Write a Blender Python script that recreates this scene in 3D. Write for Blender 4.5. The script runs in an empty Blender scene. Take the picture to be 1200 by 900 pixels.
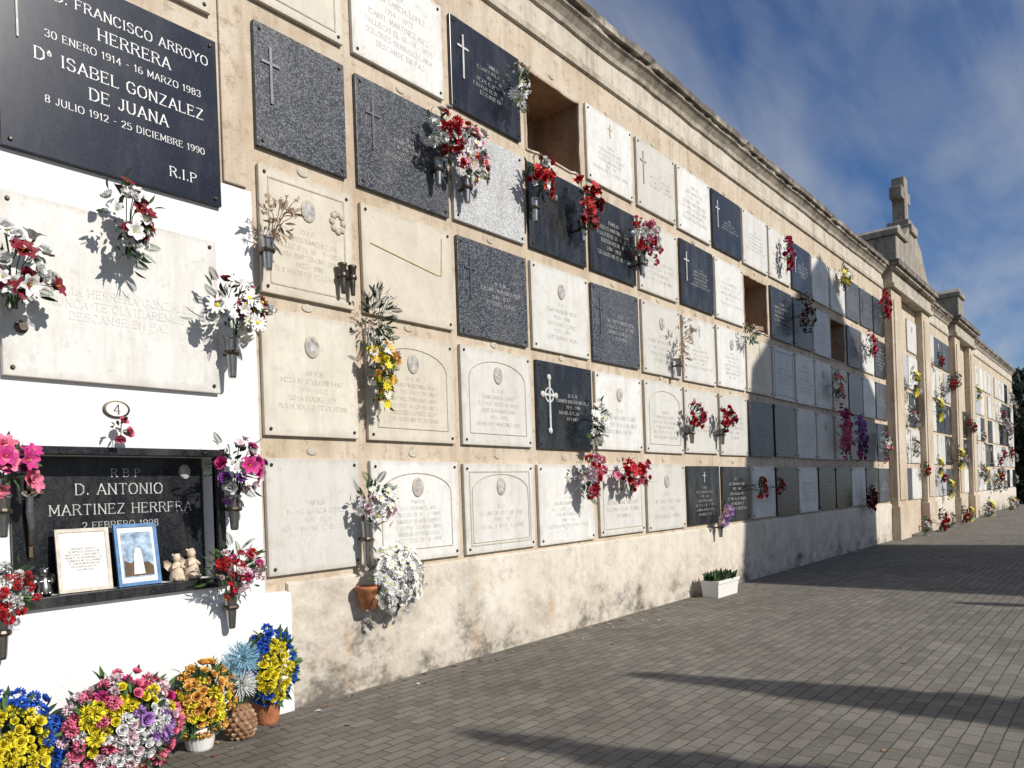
import bpy, math, random
import numpy as np
from mathutils import Vector, Matrix
random.seed(7); np.random.seed(7)
R=random.random
U=random.uniform
scene=bpy.context.scene
COL=scene.collection
scene.view_settings.view_transform='Standard'
scene.view_settings.look='None'
scene.view_settings.exposure=0

# ------------------------------------------------------------ materials
def newmat(name):
    m=bpy.data.materials.new(name); m.use_nodes=True
    nt=m.node_tree; b=nt.nodes['Principled BSDF']
    return m,nt,b
def ramp(nt,fac,stops):
    r=nt.nodes.new('ShaderNodeValToRGB')
    el=r.color_ramp.elements
    while len(el)<len(stops): el.new(0.5)
    for e,(p,c) in zip(el,stops):
        e.position=p; e.color=(c[0],c[1],c[2],1) if hasattr(c,'__len__') else (c,c,c,1)
    nt.links.new(fac,r.inputs[0]); return r.outputs[0]
def mix(nt,fac,a,b,blend='MIX'):
    n=nt.nodes.new('ShaderNodeMix'); n.data_type='RGBA'; n.blend_type=blend
    for s,v in ((n.inputs[0],fac),(n.inputs[6],a),(n.inputs[7],b)):
        if hasattr(v,'is_linked'): nt.links.new(v,s)
        elif hasattr(v,'__len__'): s.default_value=(v[0],v[1],v[2],1)
        else: s.default_value=v
    return n.outputs[2]
def noise(nt,vec,scale,detail=5,rough=.6,mscale=None):
    n=nt.nodes.new('ShaderNodeTexNoise'); n.inputs['Scale'].default_value=scale
    n.inputs['Detail'].default_value=min(detail,4.5); n.inputs['Roughness'].default_value=rough
    if mscale:
        mp=nt.nodes.new('ShaderNodeMapping'); mp.inputs['Scale'].default_value=mscale
        nt.links.new(vec,mp.inputs[0]); vec=mp.outputs[0]
    nt.links.new(vec,n.inputs['Vector']); return n.outputs['Fac']
def bump(nt,b,h,strength=.3,dist=.01):
    bp=nt.nodes.new('ShaderNodeBump'); bp.inputs['Strength'].default_value=strength
    bp.inputs['Distance'].default_value=dist
    nt.links.new(h,bp.inputs['Height']); nt.links.new(bp.outputs[0],b.inputs['Normal'])
def math_(nt,op,a,b=None):
    n=nt.nodes.new('ShaderNodeMath'); n.operation=op
    for i,v in enumerate((a,b)):
        if v is None: continue
        if hasattr(v,'is_linked'): nt.links.new(v,n.inputs[i])
        else: n.inputs[i].default_value=v
    return n.outputs[0]
def geo(nt): return nt.nodes.new('ShaderNodeNewGeometry').outputs['Position']
def objc(nt): return nt.nodes.new('ShaderNodeTexCoord').outputs['Object']
def rnd(nt): return nt.nodes.new('ShaderNodeObjectInfo').outputs['Random']

def mat_plaster(name,c1,c2,dirt,low=False,streak=.5,spot=.5,z0=0,z1=0):
    m,nt,b=newmat(name); p=geo(nt)
    col=mix(nt,ramp(nt,noise(nt,p,1.6,6,.65),[(.35,0),(.65,1)]),c1,c2)
    st=ramp(nt,noise(nt,p,1.0,6,.7,(6,6,.8)),[(.46,0),(.70,1)])
    col=mix(nt,math_(nt,'MULTIPLY',st,streak),col,dirt)
    sp=ramp(nt,noise(nt,p,11,6,.75),[(.53,0),(.66,1)])
    col=mix(nt,math_(nt,'MULTIPLY',sp,spot),col,(dirt[0]*.7,dirt[1]*.65,dirt[2]*.6))
    if low or z1:
        sx=nt.nodes.new('ShaderNodeSeparateXYZ'); nt.links.new(p,sx.inputs[0])
    if z1:
        g=nt.nodes.new('ShaderNodeMapRange'); nt.links.new(sx.outputs[2],g.inputs[0])
        g.inputs[1].default_value=z0; g.inputs[2].default_value=z1; g.inputs[3].default_value=0; g.inputs[4].default_value=.38
        f=math_(nt,'ADD',noise(nt,p,1.5,6,.75,(1.8,1.8,.8)),g.outputs[0])
        col=mix(nt,math_(nt,'MULTIPLY',ramp(nt,f,[(.60,0),(.82,1)]),.88),col,(.08,.068,.055))
    if low:
        g=nt.nodes.new('ShaderNodeMapRange'); nt.links.new(sx.outputs[2],g.inputs[0])
        g.inputs[1].default_value=.0; g.inputs[2].default_value=.7; g.inputs[3].default_value=.23; g.inputs[4].default_value=.0
        g2=nt.nodes.new('ShaderNodeMapRange'); nt.links.new(sx.outputs[0],g2.inputs[0])
        g2.inputs[1].default_value=2.7; g2.inputs[2].default_value=4.8; g2.inputs[3].default_value=.13; g2.inputs[4].default_value=.0
        f=math_(nt,'ADD',noise(nt,p,1.9,6,.80,(1.0,1,1.3)),math_(nt,'ADD',g.outputs[0],g2.outputs[0]))
        f1=ramp(nt,f,[(.55,0),(.85,1)])
        col=mix(nt,math_(nt,'MULTIPLY',f1,.75),col,(.22,.18,.14))
        f2=ramp(nt,math_(nt,'ADD',f,math_(nt,'MULTIPLY',noise(nt,p,24,5,.8),.25)),[(.84,0),(1.0,1)])
        col=mix(nt,math_(nt,'MULTIPLY',f2,.7),col,(.05,.045,.04))
        f3=ramp(nt,noise(nt,p,2.6,6,.7,(1.6,1,.6)),[(.56,0),(.70,1)])
        col=mix(nt,math_(nt,'MULTIPLY',f3,.42),col,(.47,.30,.15))
    nt.links.new(col,b.inputs['Base Color']); b.inputs['Roughness'].default_value=.92
    h=math_(nt,'ADD',noise(nt,p,5,4,.6),math_(nt,'MULTIPLY',noise(nt,p,60,3,.7),.45))
    bump(nt,b,h,.6,.014); return m
PLASTER=mat_plaster('aged_plaster',(.59,.51,.41),(.49,.40,.29),(.31,.22,.14),False,.6,.5)
PLINTH=mat_plaster('plinth_render',(.68,.63,.55),(.60,.54,.45),(.42,.34,.25),True,.35,.25)
STONE=mat_plaster('cornice_stone',(.52,.47,.39),(.40,.35,.28),(.17,.14,.11),False,.7,.5,5.68,5.98)
PEDST=mat_plaster('pediment_stone',(.36,.32,.26),(.27,.24,.20),(.10,.09,.08),False,.8,.6)
FRIEZE=mat_plaster('frieze_render',(.61,.56,.48),(.51,.45,.36),(.25,.20,.15),False,.65,.4)
WPAINT=mat_plaster('white_painted_render',(.80,.80,.80),(.77,.77,.765),(.66,.64,.60),False,.35,.14)
ROUGHIN=mat_plaster('niche_brick_inside',(.40,.27,.17),(.30,.19,.12),(.15,.09,.06))

def edge_dirt(nt,v,col,amt,dirt):
    ge=nt.nodes.new('ShaderNodeTexCoord').outputs['Generated']; s=nt.nodes.new('ShaderNodeSeparateXYZ'); nt.links.new(ge,s.inputs[0])
    a=math_(nt,'ABSOLUTE',math_(nt,'SUBTRACT',s.outputs[0],.5)); c=math_(nt,'ABSOLUTE',math_(nt,'SUBTRACT',s.outputs[2],.5))
    f=math_(nt,'ADD',math_(nt,'MAXIMUM',a,c),math_(nt,'MULTIPLY',noise(nt,v,7,4,.7),.16))
    return mix(nt,math_(nt,'MULTIPLY',ramp(nt,f,[(.53,0),(.60,1)]),amt),col,dirt)
def mat_marble(name,c,c2,tint,veinstr=.4,rough=.35):
    m,nt,b=newmat(name); o=objc(nt); r=rnd(nt)
    add=nt.nodes.new('ShaderNodeVectorMath'); add.operation='ADD'
    cx=nt.nodes.new('ShaderNodeCombineXYZ'); nt.links.new(math_(nt,'MULTIPLY',r,57.),cx.inputs[0]); nt.links.new(math_(nt,'MULTIPLY',r,31.),cx.inputs[2])
    nt.links.new(o,add.inputs[0]); nt.links.new(cx.outputs[0],add.inputs[1]); v=add.outputs[0]
    col=mix(nt,ramp(nt,noise(nt,v,3.0,6,.6),[(.3,0),(.7,1)]),c,c2)
    col=mix(nt,ramp(nt,r,[(0,0),(1,1)]),col,tint,'MULTIPLY')
    ve=ramp(nt,noise(nt,v,2.2,6,.72,(1,1,.6)),[(.47,0),(.5,1),(.53,0)])
    col=mix(nt,math_(nt,'MULTIPLY',ve,veinstr),col,(c[0]*.6,c[1]*.6,c[2]*.6))
    dr=ramp(nt,noise(nt,v,1.0,6,.75,(9,9,1.0)),[(.48,0),(.70,1)])
    col=mix(nt,math_(nt,'MULTIPLY',dr,.42),col,(.44,.39,.31))
    gr=ramp(nt,noise(nt,v,16,6,.8),[(.54,0),(.70,1)])
    col=mix(nt,math_(nt,'MULTIPLY',gr,.4),col,(.36,.31,.25))
    col=edge_dirt(nt,v,col,.45,(.34,.28,.20))
    nt.links.new(col,b.inputs['Base Color']); b.inputs['Roughness'].default_value=rough
    return m
WHITE=mat_marble('white_marble',(.75,.745,.72),(.67,.665,.64),(.80,.785,.75),.2,.5)
CREAM=mat_marble('cream_limestone',(.68,.64,.56),(.58,.54,.46),(.88,.84,.77),.18,.65)
def mat_granite(name,base,fleck,thr,rough,scale=140,dust=.35):
    m,nt,b=newmat(name); o=objc(nt)
    vo=nt.nodes.new('ShaderNodeTexVoronoi'); vo.inputs['Scale'].default_value=scale; nt.links.new(o,vo.inputs['Vector'])
    sv=nt.nodes.new('ShaderNodeSeparateColor'); nt.links.new(vo.outputs['Color'],sv.inputs[0])
    f=ramp(nt,sv.outputs[0],[(thr,0),(min(thr+.25,1),1)])
    col=mix(nt,f,base,fleck)
    n=ramp(nt,noise(nt,geo(nt),3,6,.75,(2,2,.7)),[(.45,0),(.75,1)])
    col=mix(nt,math_(nt,'MULTIPLY',n,dust),col,(.20,.19,.175))
    nt.links.new(col,b.inputs['Base Color']); b.inputs['Roughness'].default_value=rough
    return m
DARK=mat_granite('dark_grey_granite',(.022,.025,.033),(.15,.16,.18),.55,.38)
BLACK=mat_granite('black_granite',(.007,.008,.010),(.025,.028,.035),.6,.25,200,.25)
GREYG=mat_granite('pale_grey_granite',(.36,.37,.38),(.62,.62,.61),.4,.4)
NAVY=mat_granite('blue_black_granite',(.008,.010,.019),(.018,.022,.036),.6,.22,200,.16)
def simple(name,c,rough=.6,metal=0,var=.25):
    m,nt,b=newmat(name)
    n=noise(nt,geo(nt),25,3,.6)
    col=mix(nt,ramp(nt,n,[(.3,0),(.7,1)]),[x*(1-var) for x in c],[min(1,x*(1+var)) for x in c])
    nt.links.new(col,b.inputs['Base Color']); b.inputs['Roughness'].default_value=rough; b.inputs['Metallic'].default_value=metal
    return m
STEEL=simple('brushed_steel',(.35,.34,.33),.3,1,.15)
BRONZE=simple('dull_bronze',(.12,.10,.08),.4,.9)
LETW=simple('white_lettering',(.70,.70,.68),.5,0,.12)
LETD=simple('dulled_lettering',(.50,.50,.48),.6,0,.35)
LETG=simple('grey_lettering',(.46,.44,.40),.7,0,.25)
LETC=simple('carved_lettering',(.46,.41,.33),.8,0,.2)
INK=simple('printed_ink',(.12,.11,.11),.8,0,.2)
GOLD=simple('worn_gold',(.50,.38,.14),.4,.3)
PORC=simple('porcelain_photo',(.42,.40,.38),.25,0,.5)
TERRA=simple('terracotta',(.38,.14,.06),.8)
POTW=simple('white_pot',(.72,.71,.68),.5,0,.06)
PAPER=simple('paper',(.74,.73,.70),.8,0,.04)
FRAMEB=simple('blue_picture_frame',(.10,.22,.42),.4)
FRAMEW=simple('white_picture_frame',(.55,.50,.42),.4)
PHOTO=simple('faded_photo',(.30,.40,.52),.4,0,.6)
FIG=simple('plaster_figurine',(.62,.50,.38),.6,0,.25)
BARK=simple('bark',(.12,.08,.05),.95)

FC={'red':(.50,.012,.02),'dred':(.20,.008,.02),'white':(.78,.77,.72),'pink':(.74,.17,.28),'mag':(.52,.03,.20),
'yellow':(.82,.64,.03),'orange':(.88,.44,.10),'lilac':(.42,.22,.55),'blue':(.015,.10,.50),'lblue':(.28,.50,.62),
'leaf':(.06,.13,.03),'dleaf':(.02,.05,.018),'dry':(.28,.15,.08),'tan':(.42,.30,.18),'purple':(.20,.05,.30),'pale':(.76,.56,.60)}
FK=list(FC); FMATS=[]
for k in FK:
    m,nt,b=newmat('petal_'+k); c=FC[k]
    n=noise(nt,geo(nt),38,3,.6)
    col=mix(nt,ramp(nt,n,[(.3,0),(.7,1)]),[x*.62 for x in c],[min(.9,x*1.25) for x in c])
    nt.links.new(col,b.inputs['Base Color']); b.inputs['Roughness'].default_value=.65
    FMATS.append(m)
FI={k:i for i,k in enumerate(FK)}
SOIL=simple('soil',(.06,.04,.025),.95)
FMATS+= [STEEL,BRONZE,TERRA,POTW,SOIL,BARK]
FI.update(steel=len(FK),bronze=len(FK)+1,terra=len(FK)+2,potw=len(FK)+3,soil=len(FK)+4,bark=len(FK)+5)

# ------------------------------------------------------------ mesh builder
class MB:
    def __init__(s): s.v=[]; s.f=[]; s.m=[]; s.n=0
    def add(s,v,f,mat,M=None):
        v=np.asarray(v,float)
        if M is not None:
            A=np.array(M); v=v@A[:3,:3].T+A[:3,3]
        s.v.append(v); n=s.n
        s.f+=[tuple(i+n for i in q) for q in f]; s.m+= (list(mat) if hasattr(mat,'__len__') else [mat]*len(f)); s.n+=len(v)
    def box(s,x0,x1,y0,y1,z0,z1,mat=0,M=None):
        v=[(x,y,z) for x in(x0,x1) for y in(y0,y1) for z in(z0,z1)]
        s.add(v,[(0,1,3,2),(4,6,7,5),(0,4,5,1),(2,3,7,6),(0,2,6,4),(1,5,7,3)],mat,M)
    def lathe(s,prof,mat=0,M=None,n=16,cap=True):
        v=[];f=[]
        for r,z in prof:
            for i in range(n):
                a=2*math.pi*i/n; v.append((r*math.cos(a),r*math.sin(a),z))
        for j in range(len(prof)-1):
            for i in range(n):
                f.append((j*n+i,j*n+(i+1)%n,(j+1)*n+(i+1)%n,(j+1)*n+i))
        if cap: f.append(tuple(range(n))[::-1]); f.append(tuple((len(prof)-1)*n+i for i in range(n)))
        s.add(v,f,mat,M)
    def tube(s,pts,r,mat=0,n=6):
        v=[];f=[]
        for k,p in enumerate(pts):
            p=Vector(p); a=Vector(pts[max(k-1,0)]); b=Vector(pts[min(k+1,len(pts)-1)])
            d=(b-a).normalized(); x=d.orthogonal().normalized() if abs(d.y)>.99 else d.cross(Vector((0,1,0))).normalized(); y=d.cross(x)
            rr=r[k] if hasattr(r,'__len__') else r
            for i in range(n):
                t=2*math.pi*i/n; q=p+x*rr*math.cos(t)+y*rr*math.sin(t); v.append(tuple(q))
        for k in range(len(pts)-1):
            for i in range(n): f.append((k*n+i,k*n+(i+1)%n,(k+1)*n+(i+1)%n,(k+1)*n+i))
        f.append(tuple(range(n))[::-1]); f.append(tuple((len(pts)-1)*n+i for i in range(n)))
        s.add(v,f,mat)
    def mesh(s,name,mats,smooth=False):
        me=bpy.data.meshes.new(name); me.from_pydata(np.concatenate(s.v).tolist(),[],s.f)
        for m in mats: me.materials.append(m)
        me.polygons.foreach_set('material_index',s.m)
        if smooth: me.polygons.foreach_set('use_smooth',[True]*len(s.f))
        me.update(); return me
    def obj(s,name,mats,parent=None,smooth=False,bevel=0):
        o=bpy.data.objects.new(name,s.mesh(name,mats,smooth)); COL.objects.link(o)
        if parent: o.parent=parent
        if bevel:
            b=o.modifiers.new('bevel','BEVEL'); b.width=bevel; b.segments=2; b.limit_method='ANGLE'
        return o
def empty(name,loc=(0,0,0)):
    e=bpy.data.objects.new(name,None); e.empty_display_size=.1; e.location=loc; COL.objects.link(e); return e

def orient(pos,d,roll=0,sc=1):
    d=Vector(d).normalized(); q=d.to_track_quat('Z','Y')
    M=Matrix.Translation(pos)@q.to_matrix().to_4x4()@Matrix.Rotation(roll,4,'Z')
    if hasattr(sc,'__len__'): M=M@Matrix.Diagonal((*sc,1))
    else: M=M@Matrix.Scale(sc,4)
    return M
def petal(ang,phi0,phi1,L,W,segs=2,cup=.25,r0=.05):
    v=[];f=[]
    ca,sa=math.cos(ang),math.sin(ang)
    prof=[]; r=r0; h=0
    for k in range(segs+1):
        t=k/segs; prof.append((r,h,t)); ph=phi0+(phi1-phi0)*(k+.5)/segs; r+=L/segs*math.sin(ph); h+=L/segs*math.cos(ph)
    for (r,h,t) in prof:
        w=W*(.35+.65*math.sin(math.pi*min(1,.15+t*.72)))*(1 if t<1 else .75)
        for u in(-1,0,1):
            rr=r-(cup*w*(abs(u))); x=rr*ca-u*w*sa; y=rr*sa+u*w*ca
            v.append((x,y,h+abs(u)*cup*w*.6))
    for k in range(segs):
        for j in range(2):
            a=k*3+j; f.append((a,a+1,a+4,a+3))
    return v,f
def proto_rose(seed,open_=1):
    rs=random.Random(seed); m=MB()
    for n,p0,p1,L,W in((3,.05,.0,.62,.30),(4,.4,.15,.64,.42),(5,.8,.5,.74,.52),(6,1.2,1.1,.82,.58)):
        off=rs.random()*6
        for i in range(n): m.add(*petal(off+i*2*math.pi/n+rs.uniform(-.15,.15),p0*open_,p1*open_,L*rs.uniform(.9,1.1),W,2,.3,.08),0)
    return m
def proto_daisy(seed,n=12,phi=1.35,w=.17):
    rs=random.Random(seed); m=MB()
    for i in range(n): m.add(*petal(i*2*math.pi/n+rs.uniform(-.1,.1),phi-.25,phi+.2,1*rs.uniform(.88,1.05),w,2,.1,.1),0)
    m.lathe([(.24,.02),(.2,.16),(.08,.22)],1,None,8); return m
def proto_pom(seed,n=60,w=.16,L=.55):
    rs=random.Random(seed); m=MB(); ga=2.39996
    for i in range(n):
        ph=math.acos(1-1.35*(i+.5)/n); a=i*ga
        v,f=petal(0,.0,.5,L*rs.uniform(.85,1.15),w,1,.2,0)
        d=Vector((math.sin(ph)*math.cos(a),math.sin(ph)*math.sin(a),math.cos(ph)))
        m.add(v,f,0,orient(d*.42,d+Vector((rs.uniform(-.2,.2),rs.uniform(-.2,.2),rs.uniform(-.2,.2))),rs.random()*6))
    return m
def proto_lily(seed):
    rs=random.Random(seed); m=MB()
    for i in range(6): m.add(*petal(i*math.pi/3,.35,1.5,1.1*rs.uniform(.9,1.1),.34,3,.25,.06),0)
    m.tube([(0,0,.1),(0,0,.6)],.05,1,4); return m
def proto_leaf(bend=.4,w=.22):
    v=[];f=[]
    for k in range(5):
        t=k/4; ww=w*math.sin(math.pi*(.08+.9*t)); y=bend*t*t
        v+= [(-ww,y-.3*ww,t),(0,y,t),(ww,y-.3*ww,t)]
    for k in range(4):
        for j in range(2): a=k*3+j; f.append((a,a+1,a+4,a+3))
    m=MB(); m.add(v,f,2); return m
def proto_fern(seed):
    m=MB()
    m.tube([(0,0,0),(0,.05,.5),(0,.2,1)],.012,2,3)
    for i in range(12):
        t=.12+.85*i/12; y=.2*t*t; L=.26*math.sin(math.pi*(.2+.75*t))
        for s in(-1,1):
            v=[(0,y,t),(s*L*.5,y-.02,t+L*.3+.02),(s*L,y,t+L*.55),(s*L*.55,y-.02,t+L*.2-.02)]
            m.add(v,[(0,1,2,3)],2)
    return m
def proto_sprig(seed):
    rs=random.Random(seed); m=MB()
    for i in range(5):
        d=Vector((rs.uniform(-.4,.4),rs.uniform(-.4,.4),1)).normalized()*rs.uniform(.6,1)
        m.tube([(0,0,0),tuple(d*.5+Vector((0,.05,0))),tuple(d)],.01,2,3)
        for k in range(5):
            p=d*rs.uniform(.6,1)+Vector((rs.uniform(-.14,.14),rs.uniform(-.14,.14),rs.uniform(-.12,.08)))
            m.lathe([(.02,-.05),(.07,0),(.02,.05)],0,Matrix.Translation(p),5)
    return m
def pack(mb): return (np.concatenate(mb.v),list(mb.f),np.array(mb.m))
PR={'rose':[pack(proto_rose(i,U(.8,1.05))) for i in range(3)],'daisy':[pack(proto_daisy(i)) for i in range(3)],
'pom':[pack(proto_pom(i)) for i in range(3)],'carn':[pack(proto_pom(i+9,45,.26,.5)) for i in range(3)],
'lily':[pack(proto_lily(i)) for i in range(2)],'spike':[pack(proto_pom(i+20,110,.05,1.0)) for i in range(2)],
'leaf':[pack(proto_leaf(U(.1,.6),U(.14,.26))) for i in range(4)],'fern':[pack(proto_fern(i)) for i in range(2)],'sprig':[pack(proto_sprig(i)) for i in range(3)]}
def put(mb,kind,M,c0,c1='yellow',c2='leaf'):
    v,f,m=random.choice(PR[kind])
    lut=np.array([FI[c0],FI[c1],FI[c2]])
    mb.add(v,f,lut[m].tolist(),M)

def vase(mb,x,y,z,L=.2,r=.036,mat='steel'):
    mb.lathe([(r*.45,-L),(r*.55,-L+.01),(r*.75,-L*.5),(r*.95,-.02),(r*1.12,-.012),(r*1.12,0),(r*.9,0),(r*.8,-.05)],FI[mat],Matrix.Translation((x,y,z)),14)
    mb.lathe([(r*1.02,-.012),(r*1.15,0),(r*1.02,.012)],FI['bronze'],Matrix.Translation((x,y,z-L*.4)),14,False)
    mb.box(x-.008,x+.008,y+r*.6,-.03,z-L*.4-.008,z-L*.4+.008,FI['bronze'])

def bouquet(name,x,z,rx,rz,cols,kinds=('rose','daisy'),hasvase=True,fs=.045,greens=1.0,gcol='leaf',yc=-.14,hang=0,dens=1.,vasemat='steel',vdx=0,vlen=.2,seed=None):
    if seed is not None: random.seed(seed)
    mb=MB(); rx*=1.14; rz*=1.12; ry=min(.13,max(rx,.06)*.7)
    fs*=.95; c=Vector((0,yc,0))
    nf=max(3,int(dens*2.0*rx*rz/(fs*fs)))
    vz=-rz*.75-.03
    clus=[(U(0,6.28),random.choice(cols)) for _ in range(5)]
    for i in range(nf):
        a=U(0,2*math.pi); rr=math.sqrt(R())
        d=Vector((rr*math.cos(a),-math.sqrt(max(0,1-rr*rr))-.05,rr*math.sin(a)))
        k=U(.62,1.0)*(U(1.05,1.3) if R()<.15 else 1)
        p=c+Vector((d.x*rx*k,d.y*ry*k,d.z*rz*k))
        if hang and d.z<0: p.x*=.55; p.z*=1.35
        kd=random.choice(kinds)
        s=fs*U(.6,1.2)*(1.12 if kd in('daisy','lily') else 1)
        dd=Vector((d.x*.8,d.y*.8-.25,d.z*.7+.25))+Vector((U(-.3,.3),U(-.3,.3),U(-.3,.3)))
        cc=min(clus,key=lambda q:abs((q[0]-a+3.14)%6.28-3.14))[1] if R()<.45 else random.choice(cols)
        put(mb,kd,orient(p,dd,U(0,6),s),cc,'yellow',gcol)
        if R()<.4: mb.tube([(vdx+U(-.015,.015),yc,vz),tuple((c+p)*.5+Vector((0,.0,-rz*.1))),tuple(p)],.0028,FI[gcol],3)
    ng=int(greens*(30+650*rx*rz))
    for i in range(ng):
        d=Vector((U(-1,1),U(-1,.15),U(-.9,1)+(-.35 if hang else .05)))
        if d.length<.2: continue
        d.normalize()
        q=U(.3,1.0)
        p=c+Vector((d.x*rx*q,d.y*ry*U(.1,.8),d.z*rz*q))
        if hang and d.z<0: p.x*=.6; p.z*=1.4
        kd='leaf' if R()<.82 else 'fern'
        L=U(.035,.075)*(1.5 if kd=='fern' else 1)
        put(mb,kd,orient(p,d+Vector((U(-.5,.5),U(-.6,.1),U(-.5,.5))),U(0,6),L),'white','yellow',gcol if R()<.5 else ('dleaf' if gcol=='leaf' else gcol))
    if hasvase: vase(mb,vdx,yc+.03,vz+.02,vlen,.04,vasemat)
    else:
        mb.tube([(0,-.028,0),(0,yc,-rz*.2)],.006,FI['bronze'],5)
    o=mb.obj(name,FMATS); o.location=(x,0,z)
    return o

# ------------------------------------------------------------ carved serif lettering (stroke built)
_r=[(2.6,6),(3.7,5.3),(3.7,4),(2.6,3.2),(0,3.2)]
G={'A':(4.4,[[(0,0),(2.2,6),(4.4,0)],[(.8,2),(3.6,2)]]),
'B':(4,[[(.3,0),(.3,6)],[(.3,6)]+_r,[(2.6,3.2),(4,2.3),(4,.9),(2.8,0),(.3,0)]]),
'C':(4.2,[[(4.1,4.7),(3.1,6),(1.3,6),(0,4.6),(0,1.4),(1.3,0),(3.1,0),(4.1,1.2)]]),
'D':(4.4,[[(.4,0),(.4,6)],[(.4,6),(2.6,6),(4.3,4.6),(4.3,1.4),(2.6,0),(.4,0)]]),
'E':(3.8,[[(.3,0),(.3,6)],[(.3,6),(3.6,6)],[(.3,3.1),(2.8,3.1)],[(.3,0),(3.8,0)]]),
'F':(3.6,[[(.3,0),(.3,6)],[(.3,6),(3.6,6)],[(.3,3.1),(2.8,3.1)]]),
'G':(4.4,[[(4.1,4.7),(3.1,6),(1.3,6),(0,4.6),(0,1.4),(1.3,0),(3.1,0),(4.2,1),(4.2,2.6),(2.8,2.6)]]),
'H':(4.4,[[(.3,0),(.3,6)],[(4.1,0),(4.1,6)],[(.3,3.1),(4.1,3.1)]]),
'I':(1.2,[[(.6,0),(.6,6)]]),'J':(2.8,[[(2.4,6),(2.4,1.2),(1.4,0),(.4,.2),(0,1.2)]]),
'K':(4.2,[[(.3,0),(.3,6)],[(4,6),(.4,2.6)],[(1.5,3.6),(4.2,0)]]),
'L':(3.6,[[(.3,6),(.3,0)],[(.3,0),(3.6,0)]]),
'M':(5.2,[[(.3,0),(.3,6)],[(.3,6),(2.6,1.2),(4.9,6)],[(4.9,6),(4.9,0)]]),
'N':(4.4,[[(.3,0),(.3,6)],[(.3,6),(4.1,0)],[(4.1,0),(4.1,6)]]),
'O':(4.6,[[(1.3,0),(0,1.5),(0,4.5),(1.3,6),(3.2,6),(4.5,4.5),(4.5,1.5),(3.2,0),(1.3,0)]]),
'P':(3.8,[[(.3,0),(.3,6)],[(.3,6)]+_r]),
'Q':(4.6,[[(1.3,0),(0,1.5),(0,4.5),(1.3,6),(3.2,6),(4.5,4.5),(4.5,1.5),(3.2,0),(1.3,0)],[(2.6,1.4),(4.4,-.8)]]),
'R':(4.2,[[(.3,0),(.3,6)],[(.3,6)]+_r,[(2.3,3.2),(4.2,0)]]),
'S':(3.8,[[(3.6,4.8),(2.8,6),(1,6),(.1,5.1),(.3,3.9),(3.4,2.5),(3.7,1.2),(2.8,0),(.9,0),(0,1.2)]]),
'T':(4.2,[[(2.1,0),(2.1,6)],[(0,6),(4.2,6)]]),
'U':(4.4,[[(.3,6),(.3,1.4),(1.4,0),(3,0),(4.1,1.4),(4.1,6)]]),
'V':(4.4,[[(.1,6),(2.2,0),(4.3,6)]]),'W':(6,[[(0,6),(1.6,0),(3,5),(4.4,0),(6,6)]]),
'X':(4.2,[[(0,6),(4.2,0)],[(0,0),(4.2,6)]]),'Y':(4.2,[[(0,6),(2.1,3),(4.2,6)],[(2.1,3),(2.1,0)]]),
'Z':(4,[[(.2,6),(3.9,6),(0,0),(4,0)]]),
'0':(3.6,[[(1,0),(0,1.4),(0,4.6),(1,6),(2.6,6),(3.6,4.6),(3.6,1.4),(2.6,0),(1,0)]]),
'1':(2,[[(.2,4.8),(1.2,6),(1.2,0)]]),'2':(3.6,[[(.1,4.8),(1,6),(2.6,6),(3.5,4.9),(3.2,3.4),(0,0),(3.6,0)]]),
'3':(3.6,[[(.1,5),(1,6),(2.6,6),(3.4,5),(3,3.5),(1.6,3.2),(3.2,2.7),(3.6,1.4),(2.6,0),(.9,0),(0,1)]]),
'4':(3.8,[[(2.8,0),(2.8,6),(0,1.8),(3.8,1.8)]]),'5':(3.6,[[(3.3,6),(.5,6),(.3,3.4),(2.3,3.7),(3.6,2.6),(3.5,1),(2.4,0),(.8,0),(0,.8)]]),
'6':(3.6,[[(3.2,5.4),(2.2,6),(.8,5.2),(0,3),(.2,1),(1.2,0),(2.6,0),(3.6,1.2),(3.2,2.8),(1.8,3.4),(.3,2.4)]]),
'7':(3.6,[[(0,6),(3.6,6),(1.3,0)]]),'8':(3.6,[[(1,0),(0,1.3),(.8,3),(2.8,3.4),(3.4,4.8),(2.6,6),(1,6),(.2,4.8),(.8,3.4),(2.8,3),(3.6,1.3),(2.6,0),(1,0)]]),
'9':(3.6,[[(.4,.6),(1.4,0),(2.8,.8),(3.6,3),(3.4,5),(2.4,6),(1,6),(0,4.8),(.4,3.2),(1.8,2.6),(3.3,3.6)]]),
'-':(2.4,[[(.2,3),(2.2,3)]]),'.':(1,[[(.5,0),(.5,.8)]]),'ª':(2,[[(.2,4.4),(1,6),(1.8,4.4)],[(.2,3.6),(1.8,3.6)]])}
G['Ñ']=(4.4,G['N'][1]+[[(1,7.2),(3.2,7.2)]])
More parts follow.
